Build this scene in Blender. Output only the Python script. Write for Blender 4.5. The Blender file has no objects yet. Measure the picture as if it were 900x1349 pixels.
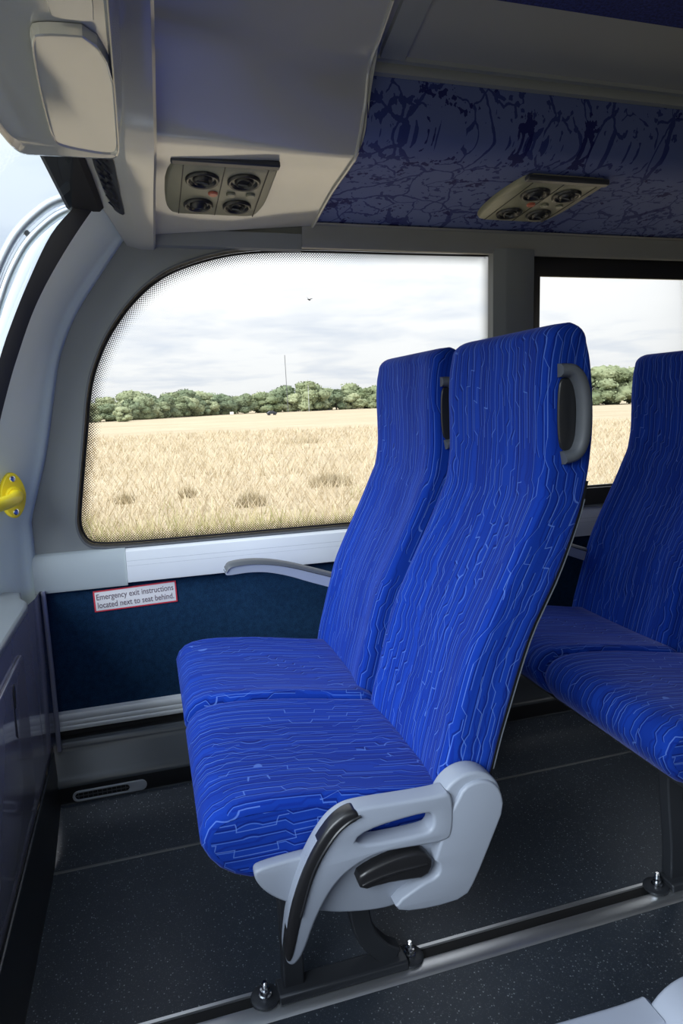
import bpy, bmesh, math, random
from math import sin, cos, pi, radians, sqrt, floor
from mathutils import Vector, Matrix, noise
random.seed(7)
S = bpy.context.scene
COL = S.collection

# ------------------------------------------------------------------ camera
def make_camera():
    yaw, pit, roll, f = radians(16.22), radians(9.31), radians(1.95), 869.0
    fwd = Vector((sin(yaw)*cos(pit), cos(yaw)*cos(pit), -sin(pit)))
    right = Vector((cos(yaw), -sin(yaw), 0)); up = right.cross(fwd)
    r2 = right*cos(roll) - up*sin(roll); u2 = right*sin(roll) + up*cos(roll)
    M = Matrix.Identity(4)
    for i, v in enumerate((r2, u2, -fwd)):
        for k in range(3): M[k][i] = v[k]
    M[0][3], M[1][3], M[2][3] = 0, 0, 1.2
    cd = bpy.data.cameras.new('camera'); co = bpy.data.objects.new('camera', cd); COL.objects.link(co)
    cd.sensor_fit = 'VERTICAL'; cd.sensor_height = 36; cd.sensor_width = 24
    cd.lens = f/1349*36; cd.clip_start = .02; cd.clip_end = 3000
    co.matrix_world = M; S.camera = co
make_camera()

# ------------------------------------------------------------------ node helper
class NT:
    def __init__(s, tree): s.t = tree; s.n = tree.nodes; s.l = tree.links
    def new(s, typ, **kw):
        n = s.n.new(typ)
        for k, v in kw.items(): setattr(n, k, v)
        return n
    def link(s, a, b): s.l.new(a, b)
    def put(s, sock, v):
        if hasattr(v, 'is_output') or isinstance(v, bpy.types.NodeSocket): s.l.new(v, sock)
        else: sock.default_value = v
    def m(s, op, a, b=None, c=None, clamp=False):
        n = s.n.new('ShaderNodeMath'); n.operation = op; n.use_clamp = clamp
        s.put(n.inputs[0], a)
        if b is not None: s.put(n.inputs[1], b)
        if c is not None: s.put(n.inputs[2], c)
        return n.outputs[0]
    def sep(s, v):
        n = s.n.new('ShaderNodeSeparateXYZ'); s.l.new(v, n.inputs[0]); return n.outputs
    def comb(s, x=0., y=0., z=0.):
        n = s.n.new('ShaderNodeCombineXYZ')
        for i, v in enumerate((x, y, z)): s.put(n.inputs[i], v)
        return n.outputs[0]
    def noise(s, vec, scale=1., detail=2., rough=.5, dist=0.):
        n = s.n.new('ShaderNodeTexNoise'); s.l.new(vec, n.inputs['Vector'])
        n.inputs['Scale'].default_value = scale; n.inputs['Detail'].default_value = detail
        n.inputs['Roughness'].default_value = rough; n.inputs['Distortion'].default_value = dist
        return n.outputs[0]
    def ramp(s, f, pts, interp='LINEAR'):
        n = s.n.new('ShaderNodeValToRGB'); s.put(n.inputs[0], f); cr = n.color_ramp; cr.interpolation = interp
        while len(cr.elements) < len(pts): cr.elements.new(.5)
        for e, (p, c) in zip(cr.elements, pts):
            e.position = p; e.color = (*c, 1) if len(c) == 3 else c
        return n.outputs[0]
    def mix(s, f, a, b):
        n = s.n.new('ShaderNodeMix'); n.data_type = 'RGBA'
        s.put(n.inputs[0], f)
        for i, v in ((6, a), (7, b)):
            if isinstance(v, tuple): n.inputs[i].default_value = (*v, 1) if len(v) == 3 else v
            else: s.l.new(v, n.inputs[i])
        return n.outputs[2]
    def bump(s, h, strength=.2, dist=.002):
        n = s.n.new('ShaderNodeBump'); n.inputs['Strength'].default_value = strength
        n.inputs['Distance'].default_value = dist; s.l.new(h, n.inputs['Height']); return n.outputs[0]
    def obj(s):
        return s.n.new('ShaderNodeTexCoord').outputs['Object']

# ------------------------------------------------------------------ sky, sun, exposure
def make_world():
    w = bpy.data.worlds.new('overcast_sky'); S.world = w; w.use_nodes = True
    t = NT(w.node_tree); t.n.clear()
    tc = t.new('ShaderNodeTexCoord'); d = t.sep(tc.outputs['Generated'])
    el = t.m('MAXIMUM', d[2], 0.0)
    k = t.m('DIVIDE', 1.0, t.m('ADD', el, .10))
    v = t.comb(t.m('MULTIPLY', d[0], k), t.m('MULTIPLY', d[1], k), 1.3)
    cl = t.noise(v, 1.1, 7, .56, .2)
    col = t.ramp(cl, [(.30, (.74, .79, .88)), (.44, (.88, .905, .95)), (.54, (.985, .99, 1.0)), (1, (1.03, 1.03, 1.03))])
    g = t.m('MULTIPLY_ADD', el, SKY_ZENITH, SKY_HORIZON)           # overcast sky: brighter towards the zenith
    bg = t.new('ShaderNodeBackground'); t.link(col, bg.inputs[0]); t.link(g, bg.inputs[1])
    out = t.new('ShaderNodeOutputWorld'); t.link(bg.outputs[0], out.inputs[0])
SKY_HORIZON, SKY_ZENITH = .95, 1.3
make_world()
def make_sun():
    l = bpy.data.lights.new('hazy_sun', 'SUN'); l.energy = 4.4; l.angle = radians(40); l.color = (1, .97, .93)
    o = bpy.data.objects.new('hazy_sun', l); COL.objects.link(o)
    d = Vector((.66, .55, -.52))                                   # direction the light travels
    o.rotation_euler = d.to_track_quat('-Z', 'Y').to_euler(); o.location = (-20, -20, 30)
make_sun()
vs = S.view_settings
vs.view_transform = 'Standard'; vs.look = 'None'; vs.gamma = 1; vs.use_curve_mapping = False; vs.exposure = 0.0

# ------------------------------------------------------------------ materials
MATS = {}
def principled(name, color, rough=.5, metal=0., spec=.5, fn=None, coat=0.):
    m = bpy.data.materials.new(name); m.use_nodes = True; t = NT(m.node_tree)
    b = t.n['Principled BSDF']
    b.inputs['Base Color'].default_value = (*color, 1); b.inputs['Roughness'].default_value = rough
    b.inputs['Metallic'].default_value = metal; b.inputs['Specular IOR Level'].default_value = spec
    b.inputs['Coat Weight'].default_value = coat; b.inputs['Coat Roughness'].default_value = .08
    if fn: fn(t, b)
    MATS[name] = m; return m
def grain(scale=250, strength=.15, dist=.0006, var=.06):
    def f(t, b):
        o = t.obj(); n = t.noise(o, scale, 2)
        t.link(t.bump(n, strength, dist), b.inputs['Normal'])
        c = b.inputs['Base Color'].default_value[:3]; n2 = t.noise(o, 6, 3)
        t.link(t.mix(n2, tuple(x*(1-var) for x in c), tuple(min(1, x*(1+var)) for x in c)), b.inputs['Base Color'])
    return f
principled('light_plastic', (.47, .50, .55), .42, fn=grain())
principled('sill_plastic', (.72, .75, .79), .32, fn=grain(180, .06))
principled('pillar_plastic', (.66, .75, .72), .38, fn=grain(300, .1))
principled('corner_plastic', (.40, .45, .475), .42, fn=grain(300, .1))
principled('surround_plastic', (.21, .225, .23), .5, fn=grain(300, .12))
principled('gloss_panel', (.46, .46, .42), .13, spec=.85, coat=.6, fn=grain(9, .05, .004, .03))
principled('console_plastic', (.38, .385, .35), .12, spec=.85, coat=.6, fn=grain(9, .05, .004, .03))
principled('cabinet_laminate', (.25, .25, .31), .14, spec=.7, coat=.4, fn=grain(40, .02, .001, .04))
principled('cabinet_top', (.20, .22, .235), .3, fn=grain(300, .1))
principled('cover_plastic', (.31, .345, .415), .45, fn=grain(350, .12))
principled('black_rubber', (.012, .012, .014), .38, fn=grain(300, .1))
principled('black_plastic', (.018, .018, .02), .3, fn=grain(200, .06))
principled('dark_recess', (.01, .01, .011), .6)
principled('duct_vinyl', (.085, .095, .105), .26, fn=grain(160, .1))
principled('ledge_black', (.012, .013, .015), .3, fn=grain(160, .1))
principled('handle_grey', (.095, .105, .12), .5, fn=grain(350, .12))
principled('steel_dark', (.05, .055, .065), .38, metal=.3, fn=grain(200, .06))
principled('shell_black', (.02, .021, .024), .75, spec=.15)
principled('chrome', (.75, .77, .8), .18, metal=1.)
principled('aluminium', (.76, .78, .81), .36, metal=.9, fn=grain(120, .08, .0006, .15))
principled('trim_alloy', (.84, .87, .88), .36, metal=.1, fn=grain(120, .06))
principled('vent_olive', (.19, .195, .14), .4, fn=grain(250, .08))
principled('nozzle_black', (.02, .021, .024), .3)
principled('red_button', (.45, .12, .07), .4)
principled('yellow_paint', (.85, .66, .02), .3, fn=grain(120, .05))
principled('paper_white', (.82, .80, .82), .45)
principled('sticker_red', (.70, .05, .08), .45)
principled('ink', (.16, .12, .15), .5)
principled('white_body', (.75, .80, .88), .25, coat=.5)
principled('ceiling_grey', (.26, .265, .255), .5, fn=grain(200, .08))
principled('weld', (.12, .125, .13), .4)
principled('bark', (.09, .07, .05), .9)
principled('car_dark', (.03, .035, .05), .3)
principled('bird_dark', (.03, .03, .035), .8)

def fabric(t, b):
    uv = t.sep(t.n.new('ShaderNodeUVMap').outputs[0]); u, v = uv[0], uv[1]
    def stair(vec, k, steep):
        n = t.m('MULTIPLY', t.noise(vec, 1, 0.), k)
        fl = t.m('FLOOR', n); fr = t.m('SUBTRACT', n, fl)
        return t.m('ADD', fl, t.m('MULTIPLY', t.m('SUBTRACT', fr, .5-.5/steep), steep, clamp=True))
    def lines(spacing, seed, width, off, jog, keep, brk, fu):
        su = t.comb(t.m('MULTIPLY', u, fu), t.m('MULTIPLY', v, 6.), seed)
        st = stair(su, 6., 3.6)
        ph = t.m('ADD', t.m('DIVIDE', u, spacing), t.m('MULTIPLY_ADD', st, jog, seed*3.7))
        i = t.m('FLOOR', ph); fr = t.m('SUBTRACT', ph, i)
        w = t.new('ShaderNodeTexWhiteNoise', noise_dimensions='2D'); t.link(t.comb(i, seed), w.inputs['Vector'])
        d = t.m('ABSOLUTE', t.m('SUBTRACT', fr, off))
        line = t.m('MULTIPLY', t.m('SUBTRACT', 1.0, t.m('DIVIDE', d, width), clamp=True), 1.8, clamp=True)
        on = t.m('GREATER_THAN', t.noise(t.comb(t.m('MULTIPLY', i, 7.3), t.m('MULTIPLY', v, 7.), seed), 1, 0.), brk)
        keepm = t.m('GREATER_THAN', w.outputs[0], 1-keep)
        return t.m('MULTIPLY', t.m('MULTIPLY', line, on), keepm), fr, w.outputs[0]
    la, fr, r1 = lines(.0185, 1.0, .062, .5, .58, .95, .36, 5.)
    lb, fr2, r2 = lines(.0105, 5.0, .22, .5, .6, .75, .40, 4.)
    lc, _, _ = lines(.0185, 1.0, .11, .64, .58, .9, .36, 5.)
    ld, _, _ = lines(.030, 9.0, .036, .5, .45, .95, .42, 6.)
    c = t.mix(t.m('MULTIPLY', r1, .7), (.006, .045, .37), (.0028, .024, .24))
    c = t.mix(t.m('MULTIPLY', lb, .50), c, (.002, .014, .20))
    c = t.mix(t.m('MULTIPLY', lc, .68), c, (.001, .008, .12))
    c = t.mix(t.m('MULTIPLY', la, .52), c, (.10, .22, .70))
    c = t.mix(t.m('MULTIPLY', ld, .52), c, (.14, .27, .76))
    t.link(c, b.inputs['Base Color'])
    b.inputs['Sheen Weight'].default_value = .22; b.inputs['Sheen Roughness'].default_value = .35
    b.inputs['Sheen Tint'].default_value = (.45, .5, 1, 1)
    h = t.m('ADD', t.noise(t.obj(), 900, 1), t.m('MULTIPLY', la, .08))
    t.link(t.bump(h, .15, .001), b.inputs['Normal'])
principled('moquette', (.01, .05, .5), .92, spec=.15, fn=fabric)

def carpet(t, b):
    o = t.obj(); n = t.noise(o, 420, 2, .7); n2 = t.noise(o, 70, 3)
    f = t.m('ADD', t.m('MULTIPLY', n, .8), t.m('MULTIPLY', n2, .3))
    t.link(t.ramp(f, [(.35, (.003, .010, .030)), (.8, (.014, .055, .125))]), b.inputs['Base Color'])
    t.link(t.bump(n, .5, .002), b.inputs['Normal'])
    b.inputs['Sheen Weight'].default_value = .15; b.inputs['Sheen Tint'].default_value = (.3, .5, 1, 1)
principled('navy_carpet', (.01, .03, .07), .95, spec=.1, fn=carpet)

def floral(t, b):
    o = t.obj(); s = t.sep(o)
    p = t.comb(s[0], t.m('ADD', s[1], t.m('MULTIPLY', s[2], .9)), 0.)
    wob = t.new('ShaderNodeTexNoise'); t.link(p, wob.inputs['Vector']); wob.inputs['Scale'].default_value = 13; wob.inputs['Detail'].default_value = 5
    ad = t.new('ShaderNodeVectorMath', operation='MULTIPLY_ADD'); t.link(wob.outputs['Color'], ad.inputs[0]); ad.inputs[1].default_value = (.07, .07, 0); t.link(p, ad.inputs[2])
    def branch(scale, w):
        vo = t.new('ShaderNodeTexVoronoi', feature='DISTANCE_TO_EDGE'); t.link(ad.outputs[0], vo.inputs['Vector']); vo.inputs['Scale'].default_value = scale
        return t.m('LESS_THAN', vo.outputs['Distance'], w)
    br = t.m('MULTIPLY', branch(5.5, .016), t.m('GREATER_THAN', t.noise(p, 6, 2), .40))
    br2 = t.m('MULTIPLY', branch(11, .022), t.m('GREATER_THAN', t.noise(p, 9, 2), .48))
    fl = t.m('GREATER_THAN', t.m('ADD', t.noise(p, 11, 2), t.m('MULTIPLY', t.noise(p, 75, 2), .45)), .865)
    lf = t.m('GREATER_THAN', t.m('ADD', t.noise(p, 48, 2), t.m('MULTIPLY', t.noise(p, 7, 1), .5)), .88)
    dark = t.m('MAXIMUM', t.m('MAXIMUM', br, br2), lf)
    c = t.mix(t.noise(p, 5, 2), (.078, .105, .25), (.105, .140, .30))
    c = t.mix(t.m('MULTIPLY', dark, .85), c, (.012, .022, .13))
    c = t.mix(t.m('MULTIPLY', fl, .92), c, (.006, .008, .09))
    t.link(c, b.inputs['Base Color'])
    t.link(t.bump(t.noise(o, 700, 1), .2, .001), b.inputs['Normal'])
principled('floral_fabric', (.07, .1, .3), .8, spec=.2, fn=floral)

def ceilblue(t, b):
    o = t.obj(); n = t.noise(o, 160, 2, .7)
    t.link(t.ramp(n, [(.35, (.003, .006, .06)), (.7, (.015, .03, .20))]), b.inputs['Base Color'])
principled('ceiling_blue', (.01, .02, .13), .95, fn=ceilblue)

def vinyl(t, b):
    o = t.obj()
    def specks(scale, thr):
        vo = t.new('ShaderNodeTexVoronoi'); t.link(o, vo.inputs['Vector']); vo.inputs['Scale'].default_value = scale
        r = t.sep(vo.outputs['Color'])
        return t.m('MULTIPLY', t.m('GREATER_THAN', r[0], thr), t.m('LESS_THAN', vo.outputs['Distance'], .33)), r[1]
    a, ra = specks(210, .80); c2, _ = specks(380, .72)
    n = t.noise(o, 12, 3)
    c = t.mix(n, (.030, .039, .054), (.042, .053, .070))
    c = t.mix(t.m('MULTIPLY', c2, .35), c, (.19, .22, .25))
    c = t.mix(t.m('MULTIPLY', a, t.m('MULTIPLY_ADD', ra, .6, .2)), c, (.38, .43, .47))
    t.link(c, b.inputs['Base Color'])
    t.link(t.m('SUBTRACT', .42, t.m('MULTIPLY', a, .2)), b.inputs['Roughness'])
    t.link(t.bump(t.noise(o, 260, 2), .25, .001), b.inputs['Normal'])
principled('speckled_vinyl', (.02, .02, .03), .42, spec=.45, fn=vinyl)

def glass_mat(name, tint, refl=1.):
    m = bpy.data.materials.new(name); m.use_nodes = True; t = NT(m.node_tree); t.n.clear()
    tr = t.new('ShaderNodeBsdfTransparent'); tr.inputs[0].default_value = (*tint, 1)
    gl = t.new('ShaderNodeBsdfGlossy'); gl.inputs['Roughness'].default_value = .02
    fr = t.new('ShaderNodeFresnel'); fr.inputs[0].default_value = 1.45
    mx = t.new('ShaderNodeMixShader'); t.link(t.m('MULTIPLY', fr.outputs[0], refl), mx.inputs[0])
    t.link(tr.outputs[0], mx.inputs[1]); t.link(gl.outputs[0], mx.inputs[2])
    out = t.new('ShaderNodeOutputMaterial'); t.link(mx.outputs[0], out.inputs[0]); MATS[name] = m
glass_mat('clear_glass', (.97, .98, .98), .3)
glass_mat('windscreen_glass', (.70, .80, .90), .12)
glass_mat('dimming_glass', (.12, .135, .15), .6)  # dark tint added to an unseen pane to cut light on the second row
glass_mat('light_tinted_glass', (.88, .92, .93), .6)

def frit_mat():
    # printed ceramic dots that shrink away from the pane edge (uv.x: metres along, uv.y: metres from edge)
    m = bpy.data.materials.new('frit_dots'); m.use_nodes = True; t = NT(m.node_tree); b = t.n['Principled BSDF']
    b.inputs['Base Color'].default_value = (.012, .010, .012, 1); b.inputs['Roughness'].default_value = .5
    uv = t.sep(t.n.new('ShaderNodeUVMap').outputs[0])
    P = .0078
    px = t.m('DIVIDE', uv[0], P); py = t.m('DIVIDE', uv[1], P*.5)
    row = t.m('FLOOR', py)
    sh = t.m('MULTIPLY', t.m('MODULO', row, 2.0), .5)
    fx = t.m('SUBTRACT', t.m('FRACT', t.m('ADD', px, sh)), .5)
    fy = t.m('MULTIPLY', t.m('SUBTRACT', t.m('FRACT', py), .5), .5)
    d = t.m('SQRT', t.m('ADD', t.m('MULTIPLY', fx, fx), t.m('MULTIPLY', fy, fy)))
    r = t.m('SUBTRACT', .43, t.m('MULTIPLY', uv[1], 8.6))
    dot = t.m('LESS_THAN', d, r)
    al = t.m('MAXIMUM', dot, t.m('LESS_THAN', uv[1], .007))
    t.link(al, b.inputs['Alpha']); MATS['frit_dots'] = m
frit_mat()

def field_mat(t, b):
    o = t.obj(); s = t.sep(o)
    st = t.comb(t.m('MULTIPLY', s[0], .35), s[1], 0.)
    n1 = t.noise(st, .05, 5, .6); n2 = t.noise(o, .9, 4, .65); n3 = t.noise(st, .35, 4, .6)
    c = t.ramp(t.m('ADD', t.m('MULTIPLY', n1, .5), t.m('MULTIPLY', n3, .5)), [(.34, (.40, .33, .225)), (.5, (.49, .415, .295)), (.66, (.55, .475, .345))])
    c = t.mix(t.m('MULTIPLY', t.m('GREATER_THAN', n2, .56), .4), c, (.43, .36, .24))
    t.link(c, b.inputs['Base Color'])
principled('dry_field', (.6, .48, .28), .95, spec=.1, fn=field_mat)
def grass_mat(name, a, c3, d):
    def f(t, b):
        i = t.new('ShaderNodeNewGeometry').outputs['Random Per Island']
        t.link(t.ramp(i, [(0, a), (.5, c3), (1, d)]), b.inputs['Base Color'])
    principled(name, a, .8, spec=.2, fn=f)
grass_mat('straw_grass', (.46, .385, .265), (.53, .45, .32), (.57, .495, .365))
grass_mat('green_grass', (.30, .31, .13), (.40, .37, .19), (.48, .42, .24))
grass_mat('rush_grass', (.28, .23, .14), (.36, .30, .19), (.42, .355, .23))
def leaf_mat(name, dark, light):
    def f(t, b):
        o = t.obj(); oi = t.new('ShaderNodeObjectInfo').outputs['Random']
        n = t.m('ADD', t.noise(o, .9, 4, .7), t.m('MULTIPLY', t.m('SUBTRACT', oi, .5), .3))
        t.link(t.ramp(n, [(.3, dark), (.7, light)]), b.inputs['Base Color'])
        t.link(t.bump(t.noise(o, 3, 3), .8, .4), b.inputs['Normal'])
    principled(name, dark, .9, spec=.1, fn=f)
leaf_mat('leaf_green', (.16, .20, .115), (.35, .385, .24))
leaf_mat('leaf_dark', (.125, .165, .105), (.27, .32, .20))

# ------------------------------------------------------------------ mesh helpers
OFF = Vector((0, 0, 0))                                            # base point of the thing being built
def mesh_obj(name, me, mat, parent=None, smooth=40):
    if mat: me.materials.append(MATS[mat])
    if smooth:
        for p in me.polygons: p.use_smooth = True
        me.set_sharp_from_angle(angle=radians(smooth))
    o = bpy.data.objects.new(name, me); COL.objects.link(o)
    if parent: o.parent = parent
    return o
def mk(name, verts, faces, mat, parent=None, smooth=40, uvs=None, bevel=0, seg=2, rec=True):
    me = bpy.data.meshes.new(name)
    me.from_pydata([tuple(Vector(v)-OFF) for v in verts], [], faces)
    if rec:
        bm = bmesh.new(); bm.from_mesh(me); bmesh.ops.recalc_face_normals(bm, faces=bm.faces)
        bm.to_mesh(me); bm.free()
    if uvs is not None:
        ul = me.uv_layers.new(name='UVMap')
        for lp in me.loops: ul.data[lp.index].uv = uvs[lp.vertex_index]
    o = mesh_obj(name, me, mat, parent, smooth)
    if bevel:
        md = o.modifiers.new('bevel', 'BEVEL'); md.width = bevel; md.segments = seg; md.limit_method = 'ANGLE'; md.angle_limit = radians(40)
    return o
def grid_faces(nr, nc, wrap=False, base=0):
    F = []
    for i in range(nr-1):
        for j in range(nc if wrap else nc-1):
            k = (j+1) % nc
            F.append((base+i*nc+j, base+i*nc+k, base+(i+1)*nc+k, base+(i+1)*nc+j))
    return F
def loft(name, rings, mat, parent=None, wrap=False, cap=False, **kw):
    n = len(rings[0]); V = [p for r in rings for p in r]
    F = grid_faces(len(rings), n, wrap)
    if cap: F += [tuple(range(n)), tuple(range((len(rings)-1)*n, len(rings)*n))]
    return mk(name, V, F, mat, parent, **kw)
def box(name, a, b, mat, parent=None, bevel=.004, **kw):
    (x0, y0, z0), (x1, y1, z1) = a, b
    V = [(x, y, z) for x in (x0, x1) for y in (y0, y1) for z in (z0, z1)]
    F = [(0, 1, 3, 2), (4, 6, 7, 5), (0, 4, 5, 1), (2, 3, 7, 6), (0, 2, 6, 4), (1, 5, 7, 3)]
    return mk(name, V, F, mat, parent, bevel=bevel, **kw)
def chaikin(pts, n=2, closed=True):
    for _ in range(n):
        q = []; L = len(pts); rng = range(L if closed else L-1)
        for i in rng:
            a, b = Vector(pts[i]), Vector(pts[(i+1) % L]); q += [a*.75+b*.25, a*.25+b*.75]
        if not closed: q = [Vector(pts[0])] + q + [Vector(pts[-1])]
        pts = q
    return pts
def cat(pts, n):
    """Catmull-Rom through pts, n samples per span"""
    P = [Vector(p) for p in pts]; P = [2*P[0]-P[1]] + P + [2*P[-1]-P[-2]]; out = []
    for i in range(1, len(P)-2):
        a, b, c, d = P[i-1:i+3]
        for k in range(n):
            t = k/n
            out.append(.5*(2*b + (c-a)*t + (2*a-5*b+4*c-d)*t*t + (3*b-a-3*c+d)*t**3))
    return out + [P[-2]]
def plate(name, outlines, y0, y1, mat, parent=None, bevel=.004, axis='Y', seg=2, smooth=35):
    """solid between two parallel planes; outlines[0] outer, the others holes. axis: the direction of thickness"""
    cu = bpy.data.curves.new(name, 'CURVE'); cu.dimensions = '2D'; cu.fill_mode = 'BOTH'
    cu.extrude = max(1e-4, abs(y1-y0)/2-bevel); cu.bevel_depth = bevel; cu.bevel_resolution = seg; cu.offset = -bevel
    for ol in outlines:
        sp = cu.splines.new('POLY'); sp.points.add(len(ol)-1); sp.use_cyclic_u = True
        for p, q in zip(sp.points, ol): p.co = (q[0], q[1], 0, 1)
    ob = bpy.data.objects.new('tmp', cu); COL.objects.link(ob)
    dg = bpy.context.evaluated_depsgraph_get()
    me = bpy.data.meshes.new_from_object(ob.evaluated_get(dg), depsgraph=dg)
    bpy.data.objects.remove(ob); bpy.data.curves.remove(cu)
    c = (y0+y1)/2
    for v in me.vertices:
        a, b, t = v.co
        v.co = {'Y': Vector((a, c+t, b)), 'X': Vector((c+t, a, b)), 'Z': Vector((a, b, c+t))}[axis] - OFF
    bm = bmesh.new(); bm.from_mesh(me); bmesh.ops.remove_doubles(bm, verts=bm.verts, dist=1e-6)
    bmesh.ops.recalc_face_normals(bm, faces=bm.faces); bm.to_mesh(me); bm.free()
    me.materials.clear(); me.name = name
    return mesh_obj(name, me, mat, parent, smooth)
def tube_data(path, r, n=10, closed=False):
    P = [Vector(p) for p in path]; R = r if isinstance(r, (list, tuple)) else [r]*len(P)
    rings = []; N = None
    for i, p in enumerate(P):
        if closed: T = (P[(i+1) % len(P)]-P[i-1]).normalized()
        else: T = (P[min(i+1, len(P)-1)]-P[max(i-1, 0)]).normalized()
        if N is None: N = T.orthogonal().normalized()
        else: N = (N-T*N.dot(T)).normalized()
        B = T.cross(N)
        rings.append([p+(N*cos(2*pi*k/n)+B*sin(2*pi*k/n))*R[i] for k in range(n)])
    return rings
def tube(name, path, r, mat, parent=None, n=10, closed=False, **kw):
    rings = tube_data(path, r, n, closed)
    if closed: rings.append(rings[0])
    return loft(name, rings, mat, parent, wrap=True, cap=not closed, **kw)
def lathe(name, prof, mat, parent=None, n=20, M=None, **kw):
    rings = [[Vector((r*cos(2*pi*k/n), r*sin(2*pi*k/n), z)) for k in range(n)] for r, z in prof]
    if M is not None: rings = [[M @ p for p in r] for r in rings]
    return loft(name, rings, mat, parent, wrap=True, cap=True, **kw)
def tag(o, label, cat_, group=None, kind=None):
    if label: o['label'] = label
    if cat_: o['category'] = cat_
    if group: o['group'] = group
    if kind: o['kind'] = kind
    return o
def struct(o, label=None, cat_=None):
    o['kind'] = 'structure'
    if label: o['label'] = label
    if cat_: o['category'] = cat_
    return o
def empty(name, loc, label, cat_, group=None):
    o = bpy.data.objects.new(name, None); COL.objects.link(o); o.location = loc; o.empty_display_size = .1
    return tag(o, label, cat_, group)
def copy_tree(o, parent=None):
    c = o.copy(); COL.objects.link(c)
    if parent: c.parent = parent
    for ch in list(o.children): copy_tree(ch, c)
    return c
class base:
    def __init__(s, p): s.p = Vector(p)
    def __enter__(s):
        global OFF; s.o = OFF; OFF = s.p
    def __exit__(s, *a):
        global OFF; OFF = s.o
def extrude_x(prof, x0, x1, nx=2):
    """rings of a (y, z) profile along the bus"""
    return [[(x0+(x1-x0)*i/(nx-1), y, z) for y, z in prof] for i in range(nx)]

XR = 3.6                                                           # rear end of what is built
YL = -.64                                                          # the far side of the bus

# ------------------------------------------------------------------ floor and side wall
fl = loft('floor', extrude_x([(YL, 0), (.5, 0), (1.0, 0), (1.72, 0), (1.80, .006), (1.86, .018), (1.90, .038), (1.925, .060), (1.934, .064), (1.95, .064)], -.9, XR), 'speckled_vinyl')
struct(fl, 'dark speckled vinyl floor curving up at the window wall', 'floor')
wl = loft('weld_line', extrude_x([(1.722, .0005), (1.724, .002), (1.729, .0025), (1.732, .0015)], -.33, XR), 'weld', fl)
# black duct along the foot of the wall
prof = [(1.938, .05), (1.942, .075), (1.943, .118), (1.946, .130), (1.955, .137), (1.965, .143), (1.992, .196), (1.997, .200), (2.0, .212), (2.003, .222), (2.012, .228), (2.026, .228), (2.034, .224)]
bb = loft('baseboard_right', extrude_x(prof, -.345, XR), 'duct_vinyl', smooth=50)
struct(bb, 'black vinyl covered duct running along the foot of the window wall', 'duct')
loft('face_strip', extrude_x([(1.9415, .06), (1.9405, .075), (1.9415, .117)], -.34, XR), 'ledge_black', bb)
loft('gap', extrude_x([(2.034, .223), (2.056, .226), (2.06, .25)], -.34, XR), 'dark_recess', bb)

wr = mk('wall_right', [(-.36, 2.062, .2), (XR, 2.062, .2), (XR, 2.062, .72), (-.36, 2.062, .72), (-.36, 2.11, .2), (XR, 2.11, .2), (XR, 2.11, .72), (-.36, 2.11, .72)],
        [(0, 1, 2, 3), (4, 7, 6, 5), (3, 2, 6, 7), (0, 4, 5, 1)], 'navy_carpet')
struct(wr, 'navy carpeted lower side wall under the window', 'wall')
tr = loft('trim_1', extrude_x([(2.062, .242), (2.046, .245), (2.044, .250), (2.044, .258), (2.0455, .260), (2.044, .262), (2.044, .274), (2.0455, .276), (2.044, .278), (2.044, .292), (2.047, .298), (2.062, .302)], -.336, XR), 'trim_alloy')
struct(tr, 'pale ribbed metal trim strip along the lower edge of the navy wall', 'trim')

# window surround with two window openings
GROOVE = [(-.005, 1.70), (-.005, 1.667), (-.079, 1.593), (-.163, 1.471), (-.213, 1.361), (-.234, 1.253), (-.262, 1.168), (-.315, .981), (-.334, .852), (-.336, .70)]
WIN1 = [(1.168, 1.684), (.812, 1.681), (.512, 1.680), (.347, 1.672), (.25, 1.655), (.165, 1.630), (.095, 1.602), (.039, 1.564), (-.005, 1.524), (-.044, 1.480), (-.096, 1.407), (-.139, 1.313), (-.158, 1.235), (-.169, 1.164), (-.192, 1.031), (-.213, .905), (-.216, .87), (-.210, .838), (-.195, .812), (-.170, .799), (-.09, .794), (.3, .794), (.601, .794), (1.168, .794)]
w1 = chaikin(WIN1[1:-1], 2, False); w1 = [Vector(WIN1[0])] + w1 + [Vector(WIN1[-1])]
WIN2 = [(1.305, 1.692), (2.75, 1.692), (2.75, .80), (1.305, .80)]
outer = [Vector((XR, 1.78)), Vector((-.005, 1.78))] + [Vector(p)+Vector((-.02, .01)) for p in cat(GROOVE, 4)] + [Vector((-.336, .66)), Vector((XR, .66))]
ws = plate('wall_right', [outer, w1, [Vector(p) for p in WIN2], [Vector(p) for p in ((2.88, 1.69), (3.5, 1.69), (3.5, .8), (2.88, .8))]], 2.066, 2.112, 'surround_plastic', bevel=.003)
struct(ws, 'dark grey moulded surround framing the side windows', 'wall')

def ring_between(path, d0, d1, y, closed=True):
    """flat band following a closed path (x, z), from inset d0 to inset d1; uv = (length along, inset)"""
    n = len(path); V = []; UV = []; s = 0
    area = sum(path[i][0]*path[(i+1) % n][1]-path[(i+1) % n][0]*path[i][1] for i in range(n)); sg = 1 if area > 0 else -1
    for i in range(n+1):
        a, b, c = Vector(path[(i-1) % n]), Vector(path[i % n]), Vector(path[(i+1) % n])
        t1 = (b-a).normalized(); t2 = (c-b).normalized(); n1 = Vector((-t1.y, t1.x))*sg; n2 = Vector((-t2.y, t2.x))*sg
        nn = (n1+n2).normalized(); k = 1/max(.5, nn.dot(n1))
        for d in (d0, d1):
            q = b+nn*d*k; V.append((q.x, y, q.y)); UV.append((s, d-d0))
        s += (c-b).length
    F = [(2*i, 2*i+2, 2*i+3, 2*i+1) for i in range(n)]
    return V, F, UV
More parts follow.
